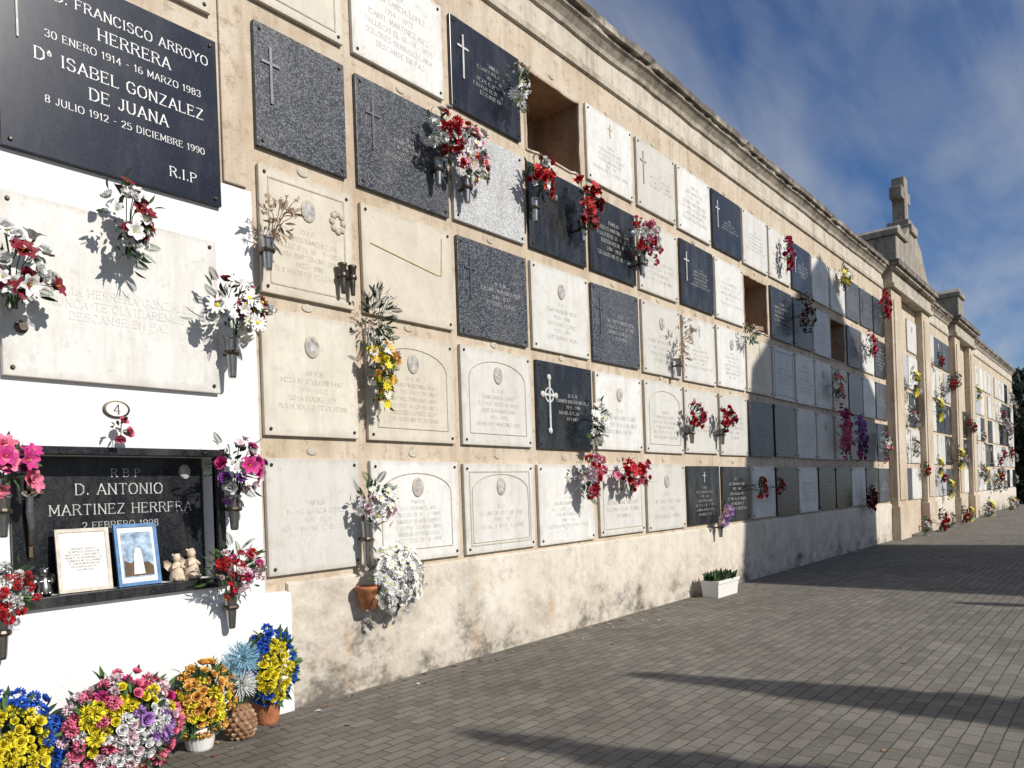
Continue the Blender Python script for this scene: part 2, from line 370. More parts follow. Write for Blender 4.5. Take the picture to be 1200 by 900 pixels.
def glyphs(line,lw=.62,serif=True,gap=1.5):
    quads=[]; x=0
    for ch in line:
        if ch==' ': x+=3.2; continue
        g=G.get(ch.upper())
        if not g: continue
        for pl in g[1]:
            for (a,b) in zip(pl[:-1],pl[1:]):
                dx,dy=b[0]-a[0],b[1]-a[1]; L=math.hypot(dx,dy)
                w=lw*(1.0 if abs(dy)>abs(dx)*.8 else .55)
                nx,ny=-dy/L*w/2,dx/L*w/2; ex,ey=dx/L*.12,dy/L*.12
                quads.append([(x+a[0]-ex+nx,a[1]-ey+ny),(x+a[0]-ex-nx,a[1]-ey-ny),(x+b[0]+ex-nx,b[1]+ey-ny),(x+b[0]+ex+nx,b[1]+ey+ny)])
            if serif and ch not in '.-':
                for (a,b) in((pl[0],pl[1]),(pl[-1],pl[-2])):
                    if len(pl)>1 and (a[1] in(0,6)) and abs(b[1]-a[1])>abs(b[0]-a[0])*.5:
                        yy=a[1]; q=.75
                        quads.append([(x+a[0]-q,yy-.16),(x+a[0]+q,yy-.16),(x+a[0]+q,yy+.16),(x+a[0]-q,yy+.16)])
                    elif abs(b[0]-a[0])>1.2 and abs(b[1]-a[1])<.2 and len(pl)==2 and a[0]>1:
                        s=-1 if a[1]>4 else 1
                        quads.append([(x+a[0]-.15,a[1]-.1),(x+a[0]+.15,a[1]-.1),(x+a[0]+.15,a[1]+s*.9),(x+a[0]-.15,a[1]+s*.9)])
        x+=g[0]+gap
    return quads,max(x-gap,1)
def text(body,x,y,z,size,mat,parent,maxw=None,name='inscription',maxh=None,ls=1.0,lw=.62,serif=True,fade=0):
    lines=body.split('\n'); k=size*.70/6; pitch=size*1.12*ls
    data=[glyphs(l,lw,serif) for l in lines]
    wmax=max(d[1] for d in data)*k; htot=pitch*(len(lines)-1)+size*.7
    s=1
    if maxw: s=min(s,maxw/wmax)
    if maxh: s=min(s,maxh/htot)
    V=[];F=[]; n=0
    for i,(qs,wd) in enumerate(data):
        zc=(htot/2-size*.7-pitch*i)
        for j,q in enumerate(qs):
            if fade and R()<fade: continue
            off=-.00012*(j%7)
            for (a,b) in q: V.append(((a-wd/2)*k*s,off,(zc+b*k)*s))
            F.append((n,n+1,n+2,n+3)); n+=4
    if not V: return
    mb=MB(); mb.add(V,F,0); o=mb.obj(name,[mat],parent); o.location=(x,y,z); return o

# ------------------------------------------------------------ geometry of the wall
S0=3.38; W=.96
ROWB=[.82,1.68,2.55,3.44,4.34]; ROWH=[.74,.80,.80,.79,.76]
SEC1=17.85
def colx(c):
    return (2.62,3.335) if c==0 else (S0+W*(c-1)+.03, S0+W*c-.03)

def wall_face(name,x0,x1,z0,z1,openings,matf,depths,parent,mats,y=0):
    xs=sorted({x0,x1,*[o[0] for o in openings],*[o[1] for o in openings],*(matf[0])}); zs=sorted({z0,z1,*[o[2] for o in openings],*[o[3] for o in openings],*(matf[1])})
    mb=MB()
    for i in range(len(xs)-1):
        for j in range(len(zs)-1):
            cx=(xs[i]+xs[i+1])/2; cz=(zs[j]+zs[j+1])/2
            if any(o[0]<cx<o[1] and o[2]<cz<o[3] for o in openings): continue
            mb.add([(xs[i],y,zs[j]),(xs[i+1],y,zs[j]),(xs[i+1],y,zs[j+1]),(xs[i],y,zs[j+1])],[(0,1,2,3)],matf[2](cx,cz))
    for o,(d,mi) in zip(openings,depths):
        a,b,c,e=o
        v=[(a,y,c),(b,y,c),(b,y,e),(a,y,e),(a,y+d,c),(b,y+d,c),(b,y+d,e),(a,y+d,e)]
        mb.add(v,[(4,5,6,7),(0,4,7,3),(1,2,6,5),(0,1,5,4),(3,7,6,2)],mi)
    return mb.obj(name,mats,parent)

wall=empty('niche_wall')
opens=[(colx(3)[0]+.02,colx(3)[1]-.02,4.34,5.06),(colx(8)[0]+.02,colx(8)[1]-.02,3.46,4.2),(colx(12)[0]+.02,colx(12)[1]-.02,3.46,4.2),(1.31,2.30,.87,1.56)]
wall_face('front',-4,SEC1,0,5.45,opens,((2.60,),(3.17,),lambda x,z:1 if (x<2.60 and z<3.17) else 0),[(.55,2),(.55,2),(.55,2),(.16,1)],wall,[PLASTER,WPAINT,ROUGHIN])
mb=MB(); mb.box(-4,SEC1,.75,2.4,0,5.9); mb.obj('body',[PLASTER],wall)
def ledge(x0,x1,y,z1,mat,name,parent,seed=1):
    rs=random.Random(seed); mb=MB(); n=max(2,int((x1-x0)/.18)); v=[];f=[]
    for i in range(n+1):
        x=x0+(x1-x0)*i/n; e=rs.uniform(-.004,.004)
        v+=[(x,y+rs.uniform(-.003,.003),-.1),(x,y+rs.uniform(-.003,.003),z1*.5),(x,y+e,z1-.012),(x,y+.012,z1+rs.uniform(-.006,.004)),(x,.001,z1+.004)]
    for i in range(n):
        for k in range(4): f.append((i*5+k,(i+1)*5+k,(i+1)*5+k+1,i*5+k+1))
    v+=[(x0,.001,-.1),(x1,.001,-.1)]; f.append((0,1,2,3,4,len(v)-2)); q=n*5; f.append((q+4,q+3,q+2,q+1,q,len(v)-1))
    mb.add(v,f,0); return mb.obj(name,[mat],parent)
ledge(2.745,SEC1-.002,-.028,.785,PLINTH,'plinth',wall,1)
ledge(-4,2.742,-.055,.735,WPAINT,'white_plinth',wall,2)
mb=MB(); mb.box(2.415,2.565,-.018,0,3.18,5.44); mb.obj('pilaster',[PLASTER],wall,bevel=.006)
def cornice(x0,x1,parent,name='cornice'):
    prof=[(0,5.40),(-.03,5.41),(-.03,5.47),(-.012,5.48),(-.012,5.70),(-.04,5.71),(-.055,5.75),(-.10,5.80),(-.13,5.82),(-.13,5.86),(-.17,5.87),(-.17,5.95),(-.14,5.975),(.2,6.05),(2.4,6.05),(2.4,5.40)]
    n=int((x1-x0)/.10)+1; v=[];f=[]; rs=random.Random(int(x0*10)+3)
    wob=[0]
    for _ in range(n+1): wob.append(wob[-1]*.9+rs.uniform(-.006,.006))
    for i in range(n+1):
        x=x0+(x1-x0)*i/n
        for k,(y,z) in enumerate(prof):
            e=rs.uniform(-.011,.011) if 9<=k<=12 and 0<i<n else 0
            if 9<=k<=12 and rs.random()<.06: e+=.028
            v.append((x,y+e,z+(-abs(e) if k>10 else e)*.8+wob[i]*(1 if k>3 and k<14 else 0)))
    P=len(prof); mm=[]
    for i in range(n):
        for k in range(P):
            f.append((i*P+k,i*P+(k+1)%P,(i+1)*P+(k+1)%P,(i+1)*P+k)); mm.append(1 if k in(3,) else 0)
    f.append(tuple(range(P))); mm.append(0); f.append(tuple(n*P+k for k in range(P))[::-1]); mm.append(0)
    mb=MB(); mb.add(v,f,mm); return mb.obj(name,[STONE,FRIEZE],parent)
cornice(-4,SEC1,wall)

NM=['MARIA','JOSE','ANTONIO','CARMEN','FRANCISCO','DOLORES','MANUEL','ISABEL','PEDRO','TERESA','JUAN','ANGELES','LUIS','PILAR','RAFAEL','ROSA']
SN=['GARCIA LOPEZ','MARTINEZ RUIZ','SANCHEZ GIL','PEREZ MORA','ALVAREZ SOTO','BARTOLOME DIAZ','ROMERO VEGA','NAVARRO CANO','SERRANO LARA','MOLINA REY']
def epitaph(n=5):
    L=[random.choice(['D.E.P.','R.I.P.','D. O. M.','FAMILIA'])]
    last=random.choice(['TUS HIJOS NO TE OLVIDAN','TU FAMILIA','RECUERDO DE TU ESPOSA E HIJOS','DESCANSE EN PAZ',''])
    while len(L)<n:
        L.append(random.choice(NM)+' '+random.choice(SN))
        if len(L)<n: L.append(random.choice(['%d-%d-19%d  A LOS %d AÑOS'%(random.randint(1,28),random.randint(1,12),random.randint(50,99),random.randint(40,92)),'FALLECIO EL %d - %d - 19%d'%(random.randint(1,28),random.randint(1,12),random.randint(50,99)),'19%d - 19%d'%(random.randint(10,40),random.randint(60,99))]))
    if last: L[-1]=last
    return '\n'.join(L)
MATS={'W':WHITE,'C':CREAM,'D':DARK,'K':BLACK,'G':GREYG,'N':NAVY}
def arch_relief(mb,w,h,mi):
    a=w*.40; zb=-h*.38; zt=h*.18
    pts=[(-a,-.031,zb),(-a,-.031,zt)]
    for i in range(1,12):
        t=math.pi-math.pi*i/12; pts.append((a*math.cos(t),-.031,zt+h*.2*math.sin(t)))
    pts+=[(a,-.031,zt),(a,-.031,zb),(-a,-.031,zb)]
    mb.tube(pts,.005,mi,4)
def slab(x0,x1,z0,z1,kind,feat='',detail=True,name='grave_slab',nl=None,body=None,tsize=None):
    w=x1-x0; h=z1-z0; cx=(x0+x1)/2; cz=(z0+z1)/2
    mb=MB(); t=.03
    mb.box(-w/2,w/2,-t,0.0,-h/2,h/2,0)
    o=mb.obj(name,[MATS[kind]],bevel=.004); o.location=(cx,-.001,cz); o.rotation_euler=(0,U(-.006,.006),0)
    dark=kind in 'DKN'
    mb=MB()
    for sx in(-1,1):
        for sz in(-1,1):
            mb.lathe([(.011,0),(.011,.006),(.006,.011)],0,Matrix.Translation((sx*(w/2-.04),-t,sz*(h/2-.04)))@Matrix.Rotation(math.pi/2,4,'X'),8)
    tx=0; tw=w*.74; tz=0; th=h*.7
    crossm=3 if dark else 2
    if kind=='D': crossm=1
    if 'x' in feat:
        X=-w*.34; Zc=h*.12
        mb.box(X-.009,X+.009,-t-.010,-t+.001,Zc-.19,Zc+.16,crossm); mb.box(X-.065,X+.065,-t-.009,-t+.001,Zc+.05,Zc+.067,crossm)
        tx=w*.09; tw=w*.58
    if 'X' in feat:
        X=-w*.30
        mb.box(X-.012,X+.012,-t-.012,-t+.001,-.22,.24,crossm); mb.box(X-.1,X+.1,-t-.011,-t+.001,.08,.104,crossm)
        for q in((X,.25),(X-.1,.092),(X+.1,.092),(X,-.23)):
            mb.lathe([(.028,0),(.028,.010),(.012,.018)],crossm,Matrix.Translation((q[0],-t,q[1]))@Matrix.Rotation(math.pi/2,4,'X'),10)
        mb.lathe([(.07,0),(.07,.007),(.055,.007),(.055,0)],crossm,Matrix.Translation((X,-t,.092))@Matrix.Rotation(math.pi/2,4,'X'),20,False)
        tx=w*.13; tw=w*.6
    if 'c' in feat:
        mb.box(-.008,.008,-t-.006,-t+.001,h*.22,h*.40,2 if not dark else 3); mb.box(-.04,.04,-t-.005,-t+.001,h*.33,h*.345,2 if not dark else 3); tz=-h*.1; th=h*.5
    if 'a' in feat:
        arch_relief(mb,w,h,2); tz=-h*.1; tw=w*.62; th=h*.42
    if 'y' in feat:
        mb.tube([(-w*.42,-t,h*.15),(w*.3,-t,h*.02),(w*.36,-t,h*.02),(w*.38,-t,h*.40)],.006,5,4)
    if 'o' in feat:
        ox=0 if 'a' in feat or 'p' not in feat else w*.3
        oz=h*.24
        Mx=Matrix.Translation((ox,-t,oz))@Matrix.Rotation(math.pi/2,4,'X')@Matrix.Diagonal((1,1.3,1,1))
        mb.lathe([(.055,0),(.055,.008),(.046,.012)],2,Mx,20); mb.lathe([(.043,.0125),(.001,.0135)],4,Mx,20,False)
        if 'a' not in feat: tz=-h*.12; th=h*.44
    if 'r' in feat:
        for k in range(8):
            an=k*math.pi/4
            mb.lathe([(.028,0),(.02,.012),(.006,.016)],2,Matrix.Translation((w*.33+.045*math.cos(an),-t,.22*h+.06*math.sin(an)))@Matrix.Rotation(math.pi/2,4,'X'),7)
    if 'm' in feat:
        for (a,b,c,d) in((-w/2+.06,w/2-.06,h/2-.07,h/2-.06),(-w/2+.06,w/2-.06,-h/2+.06,-h/2+.07)): mb.box(a,b,-t-.004,-t+.001,c,d,2)
        for a in(-w/2+.06,w/2-.07): mb.box(a,a+.01,-t-.0035,-t+.001,-h/2+.071,h/2-.071,2)
    mb.obj('fittings',[BRONZE,STEEL,LETC,LETD,PORC,GOLD],o)
    if detail and 'n' not in feat:
        n=nl or random.choice([4,5,6,7])
        text(body or epitaph(n),tx,-t-.0012,tz,tsize or U(.058,.078),LETD if dark else (LETC if kind=='C' else LETG),o,tw,maxh=th,ls=1.2,serif=cx<9,lw=.6,fade=random.choice([.04,.15,.3]))
    return o
GR={5:['Cm','W','Nx','O','Wc','Wx','W','Nx','W','Wc','Nx','W','Wc','D','Dx','K'],
4:['Dxn','Dx','Gn','Kn','K','Wo','Kx','W','O','K','D','G','O','D','W','K'],
3:['Corm','Cny','Dx','Wo','Dx','Wo','Wc','Wo','Cc','Gm','W','Wo','C','K','W','D'],
2:['Co','Cao','Wao','KX','Wo','Wa','W','W','D','K','W','Wo','W','K','D','K'],
1:['W','Wao','Waom','Wc','Wm','Wo','Kc','K','W','K','W','K','K','W','K','D']}
for r in range(1,6):
    for c,code in enumerate(GR[r]):
        if code=='O': continue
        x0,x1=colx(c); z0=ROWB[r-1]; z1=z0+ROWH[r-1]
        j=.022
        slab(x0+U(-.008,j),x1-U(-.008,j),z0+U(0,j),z1-U(0,j),code[0],code[1:])
mb=MB()
for r in range(1,6):
    for c in range(0,16):
        x0,x1=colx(c); zz=ROWB[r-1]+ROWH[r-1]+.048
        if r==1 or R()<.85:
            Mx=Matrix.Translation(((x0+x1)/2,-.001,zz))@Matrix.Rotation(math.pi/2,4,'X')@Matrix.Diagonal((1.7,1,1,1))
            mb.lathe([(.025,0),(.025,.006),(.021,.007)],0,Mx,16); mb.lathe([(.020,.0075),(.001,.0076)],1,Mx,16,False)
            q=(x0+x1)/2
            for s in(-1,1): mb.box(q+s*.011-.003,q+s*.011+.003,-.0098,-.0090,zz-.010,zz+.010,0)
mb.obj('number_plates',[LETC,FRIEZE],wall)
for (a,b,c,e) in opens[:3]:
    rs=random.Random(int(a*7)); mb=MB(); pts=[]
    for (p,q) in(((a,c),(a,e)),((a,e),(b,e)),((b,e),(b,c)),((b,c),(a,c))):
        for i in range(10):
            t=i/10; pts.append((p[0]+(q[0]-p[0])*t+rs.uniform(-.010,.010),-.002,p[1]+(q[1]-p[1])*t+rs.uniform(-.010,.010)))
    pts.append(pts[0]); mb.tube(pts,.015,0,5); mb.obj('opening_rim',[PLASTER],wall)
text('SECCION  III',10.9,-.0135,5.59,.19,LETC,wall,name='frieze_lettering')
mb=MB(); rs=random.Random(3)
for (a,b,c,e) in opens[:3]:
    for i in range(7):
        x=rs.uniform(a+.08,b-.2); mb.box(0,.18,-.05,.05,0,.06,0,Matrix.Translation((x,rs.uniform(.1,.35),c+.001+.061*(i%2)))@Matrix.Rotation(rs.uniform(-.5,.5),4,'Z'))
mb.obj('rubble',[ROUGHIN],wall)

# ----- family tomb on the left
o=slab(1.27,2.385,3.01,3.97,'N','n',name='grave_slab')
mb=MB(); mb.box(-.475,-.466,-.038,-.029,.06,.44,0); mb.box(-.55,-.40,-.037,-.029,.33,.338,0); mb.obj('cross',[LETD],o)
for t,zz,sz,xx,mw in(('D. FRANCISCO ARROYO',.34,.085,.10,.80),('HERRERA',.235,.085,.09,.6),('30 ENERO 1914 - 16 MARZO 1983',.135,.058,.05,.80),('Dª ISABEL GONZALEZ',.02,.085,.03,.86),('DE JUANA',-.09,.085,.05,.6),('8 JULIO 1912 - 25 DICIEMBRE 1990',-.19,.058,.05,.82),('R.I.P',-.36,.075,.33,.3)):
    text(t,xx,-.0312,zz,sz,LETW,o,mw,lw=.75)
o=slab(1.25,2.34,1.925,2.80,'W','n')
text('FAMILIA HERRERA GONZALEZ\nNUNCA TE OLVIDAREMOS\nDESCANSE EN PAZ',0,-.0312,-.05,.06,simple('faint_lettering',(.63,.62,.60),.6,0,.05),o,.8,maxh=.3)
for (a,b) in((.0,1.13),(-1.3,-.2)):
    slab(a,b,3.01,3.97,'K','x'); slab(a,b,1.925,2.80,'W','c'); slab(a,b,.82,1.6,'W','a')
slab(1.30,2.36,4.12,4.9,'C','m')
fam=empty('family_niche',(0,0,0))
mb=MB()
a,b,c,e=1.31,2.30,.87,1.56
mb.box(a-.05,b+.05,-.03,.03,c-.055,c,0); mb.box(a-.05,b+.05,-.03,.03,e,e+.04,0); mb.box(a-.045,a,-.028,.03,c+.001,e-.001,0); mb.box(b,b+.045,-.028,.03,c+.001,e-.001,0)
mb.obj('granite_frame',[BLACK],fam,bevel=.004)
mb=MB(); mb.box(a+.004,b-.004,.13,.155,c+.004,e-.004,0); mb.obj('back_slab',[BLACK],fam)
for t,zz,sz,xx in(('R B P',1.475,.06,1.86),('D. ANTONIO',1.39,.08,1.83),('MARTINEZ HERRERA',1.285,.08,1.85),('2 FEBRERO 1998',1.2,.05,1.83)):
    text(t,xx,.1285,zz,sz,LETD,fam,.74,lw=.6)
mb=MB(); mb.lathe([(.035,0),(.03,.01)],0,Matrix.Translation((2.19,.128,1.48))@Matrix.Rotation(math.pi/2,4,'X')@Matrix.Diagonal((1,1.3,1,1)),16); mb.obj('portrait',[PORC],fam)
def picture(name,x,z,w,h,fr,tilt=.15):
    e=empty(name,(x,.02,z)); e.rotation_euler=(-tilt,0,U(-.1,.1))
    mb=MB(); q=.018
    mb.box(-w/2,w/2,-.008,.008,0,q,0); mb.box(-w/2,w/2,-.008,.008,h-q,h,0); mb.box(-w/2,-w/2+q,-.0075,.0075,q,h-q,0); mb.box(w/2-q,w/2,-.0075,.0075,q,h-q,0)
    mb.obj('frame',[fr],e)
    mb=MB(); mb.box(-w/2+q*.5,w/2-q*.5,-.003,.004,q*.5,h-q*.5,0); mb.obj('print',[PAPER],e)
    return e
p=picture('framed_prayer_card',1.60,.872,.25,.32,FRAMEW)
text('\n'.join(['QUERIDO ABUELO','SIEMPRE ESTARAS EN','NUESTROS CORAZONES Y','NUNCA OLVIDAREMOS TU','SONRISA NI TU CARIÑO','TE QUEREMOS MUCHO','DESCANSA EN PAZ','TUS NIETOS']),0,-.0045,.165,.022,INK,p,.17,maxh=.22,serif=False,lw=.6)
p=picture('framed_photograph',1.87,.872,.23,.33,FRAMEB)
mb=MB(); mb.box(-.082,.082,-.006,-.0031,.045,.285,0)
mb.add([(-.078,-.007,.05),(.078,-.007,.05),(.078,-.007,.10),(.05,-.007,.125),(.02,-.007,.115),(-.01,-.007,.15),(-.04,-.007,.12),(-.078,-.007,.135)],[tuple(range(8))],1)
mb.add([(-.03,-.0075,.06),(.03,-.0075,.06),(.022,-.0075,.16),(.012,-.0075,.20),(-.012,-.0075,.20),(-.022,-.0075,.16)],[tuple(range(6))],2)
mb.obj('printed_scene',[PHOTO,BARK,PAPER],p)
def cherub(x,y,z,s,mat,name='angel_figurine',rot=0):
    mb=MB()
    mb.lathe([(.035,0),(.04,.02),(.034,.05),(.026,.08),(.022,.095),(.010,.105)],0,None,14)
    mb.lathe([(.002,.100),(.016,.108),(.022,.125),(.018,.142),(.004,.150)],0,None,12)
    for k in range(7): mb.lathe([(.001,-.007),(.008,0),(.001,.007)],0,Matrix.Translation((.017*math.cos(k*.9),.006+.010*math.sin(k*.9),.143-.004*(k%3))),6)
    for sx in(-1,1):
        v=[(sx*.01,.015,.06),(sx*.03,.03,.05),(sx*.055,.03,.075),(sx*.058,.028,.11),(sx*.035,.028,.115),(sx*.012,.018,.09)]
        mb.add(v+[(q[0],q[1]+.008,q[2]) for q in v],[(0,1,2,3,4,5),(11,10,9,8,7,6)]+[(i,(i+1)%6,(i+1)%6+6,i+6) for i in range(6)],0)
        mb.tube([(sx*.02,-.002,.09),(sx*.03,-.02,.07),(sx*.008,-.032,.082)],[.009,.008,.006],0,7)
        mb.lathe([(.001,-.014),(.012,-.006),(.012,.006),(.001,.014)],0,Matrix.Translation((sx*.018,-.028,.012)),8)
    o=mb.obj(name,[mat],None,True); o.location=(x,y,z); o.scale=(s,s,s); o.rotation_euler=(0,0,rot); return o
cherub(2.08,.04,.872,1.0,FIG); cherub(2.17,.05,.872,1.15,FIG,rot=.3); cherub(1.42,.05,.872,.9,STEEL,rot=-.2)
mb=MB(); mb.box(1.375,1.391,.10,.112,1.06,1.48,0); mb.box(1.32,1.446,.10,.1118,1.37,1.386,0)
mb.tube([(1.383,.095,1.12),(1.386,.088,1.2),(1.38,.09,1.28),(1.383,.092,1.36)],[.008,.014,.018,.016],1,8); mb.lathe([(.002,-.016),(.014,0),(.002,.018)],1,Matrix.Translation((1.388,.088,1.40)),8)
mb.tube([(1.325,.094,1.40),(1.36,.092,1.365),(1.383,.092,1.352),(1.406,.092,1.365),(1.441,.094,1.40)],[.005,.007,.01,.007,.005],1,6)
mb.obj('crucifix',[BARK,STEEL],None)
mb=MB(); Mx=Matrix.Translation((1.765,-.001,1.80))@Matrix.Rotation(math.pi/2,4,'X')@Matrix.Diagonal((1.5,1,1,1))
mb.lathe([(.045,0),(.045,.010),(.038,.011)],0,Mx,24); mb.lathe([(.037,.0115),(.001,.012)],1,Mx,24,False); pl=mb.obj('number_plaque',[BRONZE,POTW])
text('4',1.765,-.0145,1.80,.07,BRONZE,pl)
mb=MB(); mb.lathe([(.03,0),(.03,.008),(.014,.014),(.014,.03),(.02,.035)],0,Matrix.Translation((1.33,-.03,2.16))@Matrix.Rotation(math.pi/2,4,'X'),14); mb.obj('slab_knob',[BRONZE])

# ------------------------------------------------------------ gabled bays, further sections
def rcols(x0,x1,detail=False):
    n=max(1,int(round((x1-x0)/W))); w=(x1-x0)/n
    for c in range(n):
        for r in range(5):
            if R()<.05: continue
            a=x0+c*w; z=ROWB[r]
            slab(a+.03,a+w-.03,z,z+ROWH[r],random.choice('WWWCKDNWGC'),random.choice(['','c','x','ao','o']),detail=detail)
def bay(x0,x1,cross=True,sw=.9):
    e=empty('gabled_bay')
    mb=MB(); mb.box(x0+.01,x1-.01,0,2.4,0,5.42,0)
    for q in(x0,x1-sw):
        mb.box(q,q+sw,-.16,.01,0,5.415,0); mb.box(q-.04,q+sw+.04,-.20,.005,0,.72,0)
        mb.box(q+.14,q+sw-.14,-.185,-.155,.85,5.2,0)
    mb.obj('shafts',[PLASTER],e,bevel=.01)
    mb=MB(); mb.box(x0-.06,x1+.06,-.24,2.4,5.42,5.52,0); mb.box(x0-.02,x1+.02,-.20,2.4,5.521,5.80,0); mb.box(x0-.10,x1+.10,-.30,2.4,5.801,5.87,0); mb.box(x0-.14,x1+.14,-.36,2.4,5.871,5.99,0)
    mb.obj('entablature',[STONE],e,bevel=.012)
    mb=MB(); c=(x0+x1)/2
    q=x0+sw/2
    mb.box(q-.40,q+.40,-.28,.6,5.992,6.55,0); mb.box(q-.47,q+.47,-.34,.66,6.551,6.68,0)
    prof=[(-.4,6.681),(.4,6.681),(0,6.86)]
    v=[(q+a,-.28,b) for a,b in prof]+[(q+a,.6,b) for a,b in prof]; mb.add(v,[(0,1,2),(5,4,3),(0,3,4,1),(1,4,5,2),(2,5,3,0)],0)
    if cross:
        # raking gable: from the left block up to the cross, down to the right end
        L=q+.41-c; Rr=x1-c
        prof=[(L,5.992),(Rr,5.992),(Rr,6.12),(Rr*.75,6.3),(Rr*.45,6.85),(.3,7.1),(L*.35,7.1),(L*.7,6.7),(L,6.35)]
        v=[(c+a,-.22,b) for a,b in prof]+[(c+a,.4,b) for a,b in prof]; n=len(prof)
        mb.add(v,[tuple(range(n)),tuple(range(2*n-1,n-1,-1))]+[(i,i+n,(i+1)%n+n,(i+1)%n) for i in range(n)],0)
        mb.box(c-.32,c+.32,-.28,.36,7.0,7.2,0); mb.box(c-.23,c+.23,-.2,.28,7.201,7.35,0)
        mb.box(c-.17,c+.17,-.12,.16,7.351,8.38,0); mb.box(c-.44,c-.171,-.115,.155,7.82,8.10,0); mb.box(c+.171,c+.44,-.115,.155,7.82,8.10,0)
    mb.obj('pediment',[PEDST],e,bevel=.02)
    rcols(x0+sw+.02,x1-sw-.02)
random.seed(77)
bay(17.86,21.8)
def section(x0,x1,seed):
    random.seed(seed)
    e=empty('niche_wall')
    mb=MB(); mb.box(x0,x1,0,2.4,0,5.5,0); mb.obj('body',[PLASTER],e)
    ledge(x0,x1,-.028,.785,PLINTH,'plinth',e,seed)
    cornice(x0,x1,e); rcols(x0+.1,x1-.1)
section(21.81,25.3,3); bay(25.31,28.6,False,.8); section(28.61,40.0,5)

# ------------------------------------------------------------ flowers on the wall
B=bouquet; FB='flower_bouquet'
B(FB,1.79,2.75,.15,.17,['dred','dred','white','white'],('rose','lily','rose'),False,.046,1.4,hang=1,seed=1)
B(FB,1.27,2.39,.16,.17,['white','white','dred'],('rose','lily'),False,.05,1.2,seed=2)
B(FB,2.37,2.40,.18,.17,['white','white','white','dred'],('lily','rose','daisy'),True,.048,1.8,seed=3,vlen=.24)
B(FB,1.75,1.70,.055,.045,['pink'],('rose',),False,.045,.3,seed=4,yc=-.07)
B(FB,2.35,1.49,.15,.17,['pink','purple','white','mag','pale'],('lily','rose'),True,.05,1.3,seed=5,gcol='dleaf')
B(FB,1.2,1.49,.13,.13,['mag','pink'],('rose','lily'),True,.05,1,seed=6)
B(FB,2.31,.91,.17,.14,['red','mag','pale'],('carn',),True,.028,2.2,seed=7,dens=.55)
B(FB,1.18,.94,.11,.13,['red','white'],('carn',),True,.03,1.4,seed=8)
B('dried_flower_bouquet',2.68,2.98,.12,.11,['dry','tan'],('sprig','sprig'),True,.06,.9,'dry',seed=9,vdx=-.05,dens=1.4)
mb=MB(); vase(mb,-.03,-.08,.1,.2,.028,'bronze'); vase(mb,.05,-.08,.1,.2,.028,'bronze'); o=mb.obj('flower_vase',FMATS,None,True); o.location=(3.24,0,2.75)
B(FB,3.46,2.20,.13,.22,['yellow','yellow','white','orange'],('rose','daisy','pom'),False,.034,1.8,seed=10,yc=-.13,hang=1)
B('trailing_greenery',3.46,2.52,.12,.2,['white','pale'],('sprig',),False,.055,1.8,'dleaf',seed=11,yc=-.11,dens=.7)
B(FB,3.37,1.26,.15,.13,['white','white','pale'],('daisy','rose'),True,.038,1.8,seed=12,vdx=-.06,vlen=.3)
B('chrysanthemum_bouquet',3.50,.74,.21,.23,['white'],('daisy','daisy','pom'),False,.028,.5,seed=13,dens=1.4,yc=-.17)
mb=MB(); mb.lathe([(.05,0),(.075,.12),(.085,.13),(.085,.15),(.07,.15),(.06,.12)],FI['terra'],None,18); o=mb.obj('hanging_terracotta_pot',FMATS,None,True); o.location=(3.30,-.12,.56)
B(FB,4.12,3.97,.16,.17,['red','red','dred','white'],('carn','rose'),True,.048,.9,seed=14)
B(FB,4.43,3.95,.18,.2,['pale','pink','red','white'],('rose','daisy','lily'),True,.042,1.2,seed=15)
B(FB,5.08,4.75,.11,.18,['white'],('sprig','daisy'),False,.05,2.0,seed=16,hang=1)
B(FB,5.31,4.02,.17,.19,['red','red','white'],('rose','lily'),True,.05,1.3,seed=17)
B(FB,6.05,4.03,.18,.2,['red','red','dred'],('rose','lily'),True,.05,1.8,seed=18,hang=1)
B(FB,7.16,3.93,.24,.2,['red','mag','pink','white'],('rose','carn'),True,.048,1.3,seed=19)
B('dried_flower_bouquet',7.93,2.97,.14,.24,['tan','dry'],('sprig','sprig'),True,.08,.9,'tan',seed=20,hang=1,dens=1.5)
B(FB,6.08,1.98,.17,.18,['white','white'],('daisy','sprig'),False,.045,2.0,seed=21,hang=1)
B(FB,5.93,1.47,.19,.17,['pink','pale','red'],('rose','carn'),False,.05,1.4,seed=22,hang=1)
B(FB,6.72,1.43,.25,.15,['red','pink','red'],('rose','lily'),False,.05,1.3,seed=23)
B(FB,8.2,2.12,.18,.13,['red','pink'],('rose',),True,.045,1.4,seed=24)
B(FB,9.05,2.14,.18,.14,['red','dred','pink'],('rose',),True,.045,1.4,seed=25)
B(FB,8.9,.98,.12,.13,['lilac','pale'],('pom',),True,.055,.9,seed=26)
B(FB,10.1,1.24,.12,.13,['red'],('rose','lily'),False,.055,1,seed=27)
B(FB,10.8,1.26,.11,.11,['red'],('rose',),False,.055,.9,seed=28)
B(FB,9.95,3.30,.14,.12,['white'],('sprig',),False,.05,1.5,seed=29)
B(FB,11.5,4.72,.1,.28,['red','mag'],('rose',),False,.05,1.2,seed=30)
B(FB,12.2,3.93,.27,.3,['white','dred'],('sprig','rose'),False,.06,1.8,'dleaf',seed=31)
B(FB,14.4,4.95,.2,.2,['white','yellow'],('daisy',),False,.05,1.6,seed=32)
B(FB,17.2,4.9,.24,.30,['red','red','pink'],('rose',),False,.06,1,seed=33)
B(FB,14.0,2.18,.22,.46,['mag','pink','pink'],('rose','pom'),False,.06,.6,seed=34,dens=.9)
B(FB,15.0,2.1,.22,.42,['purple','lilac','mag'],('rose','pom'),False,.06,.6,seed=35,dens=.9)
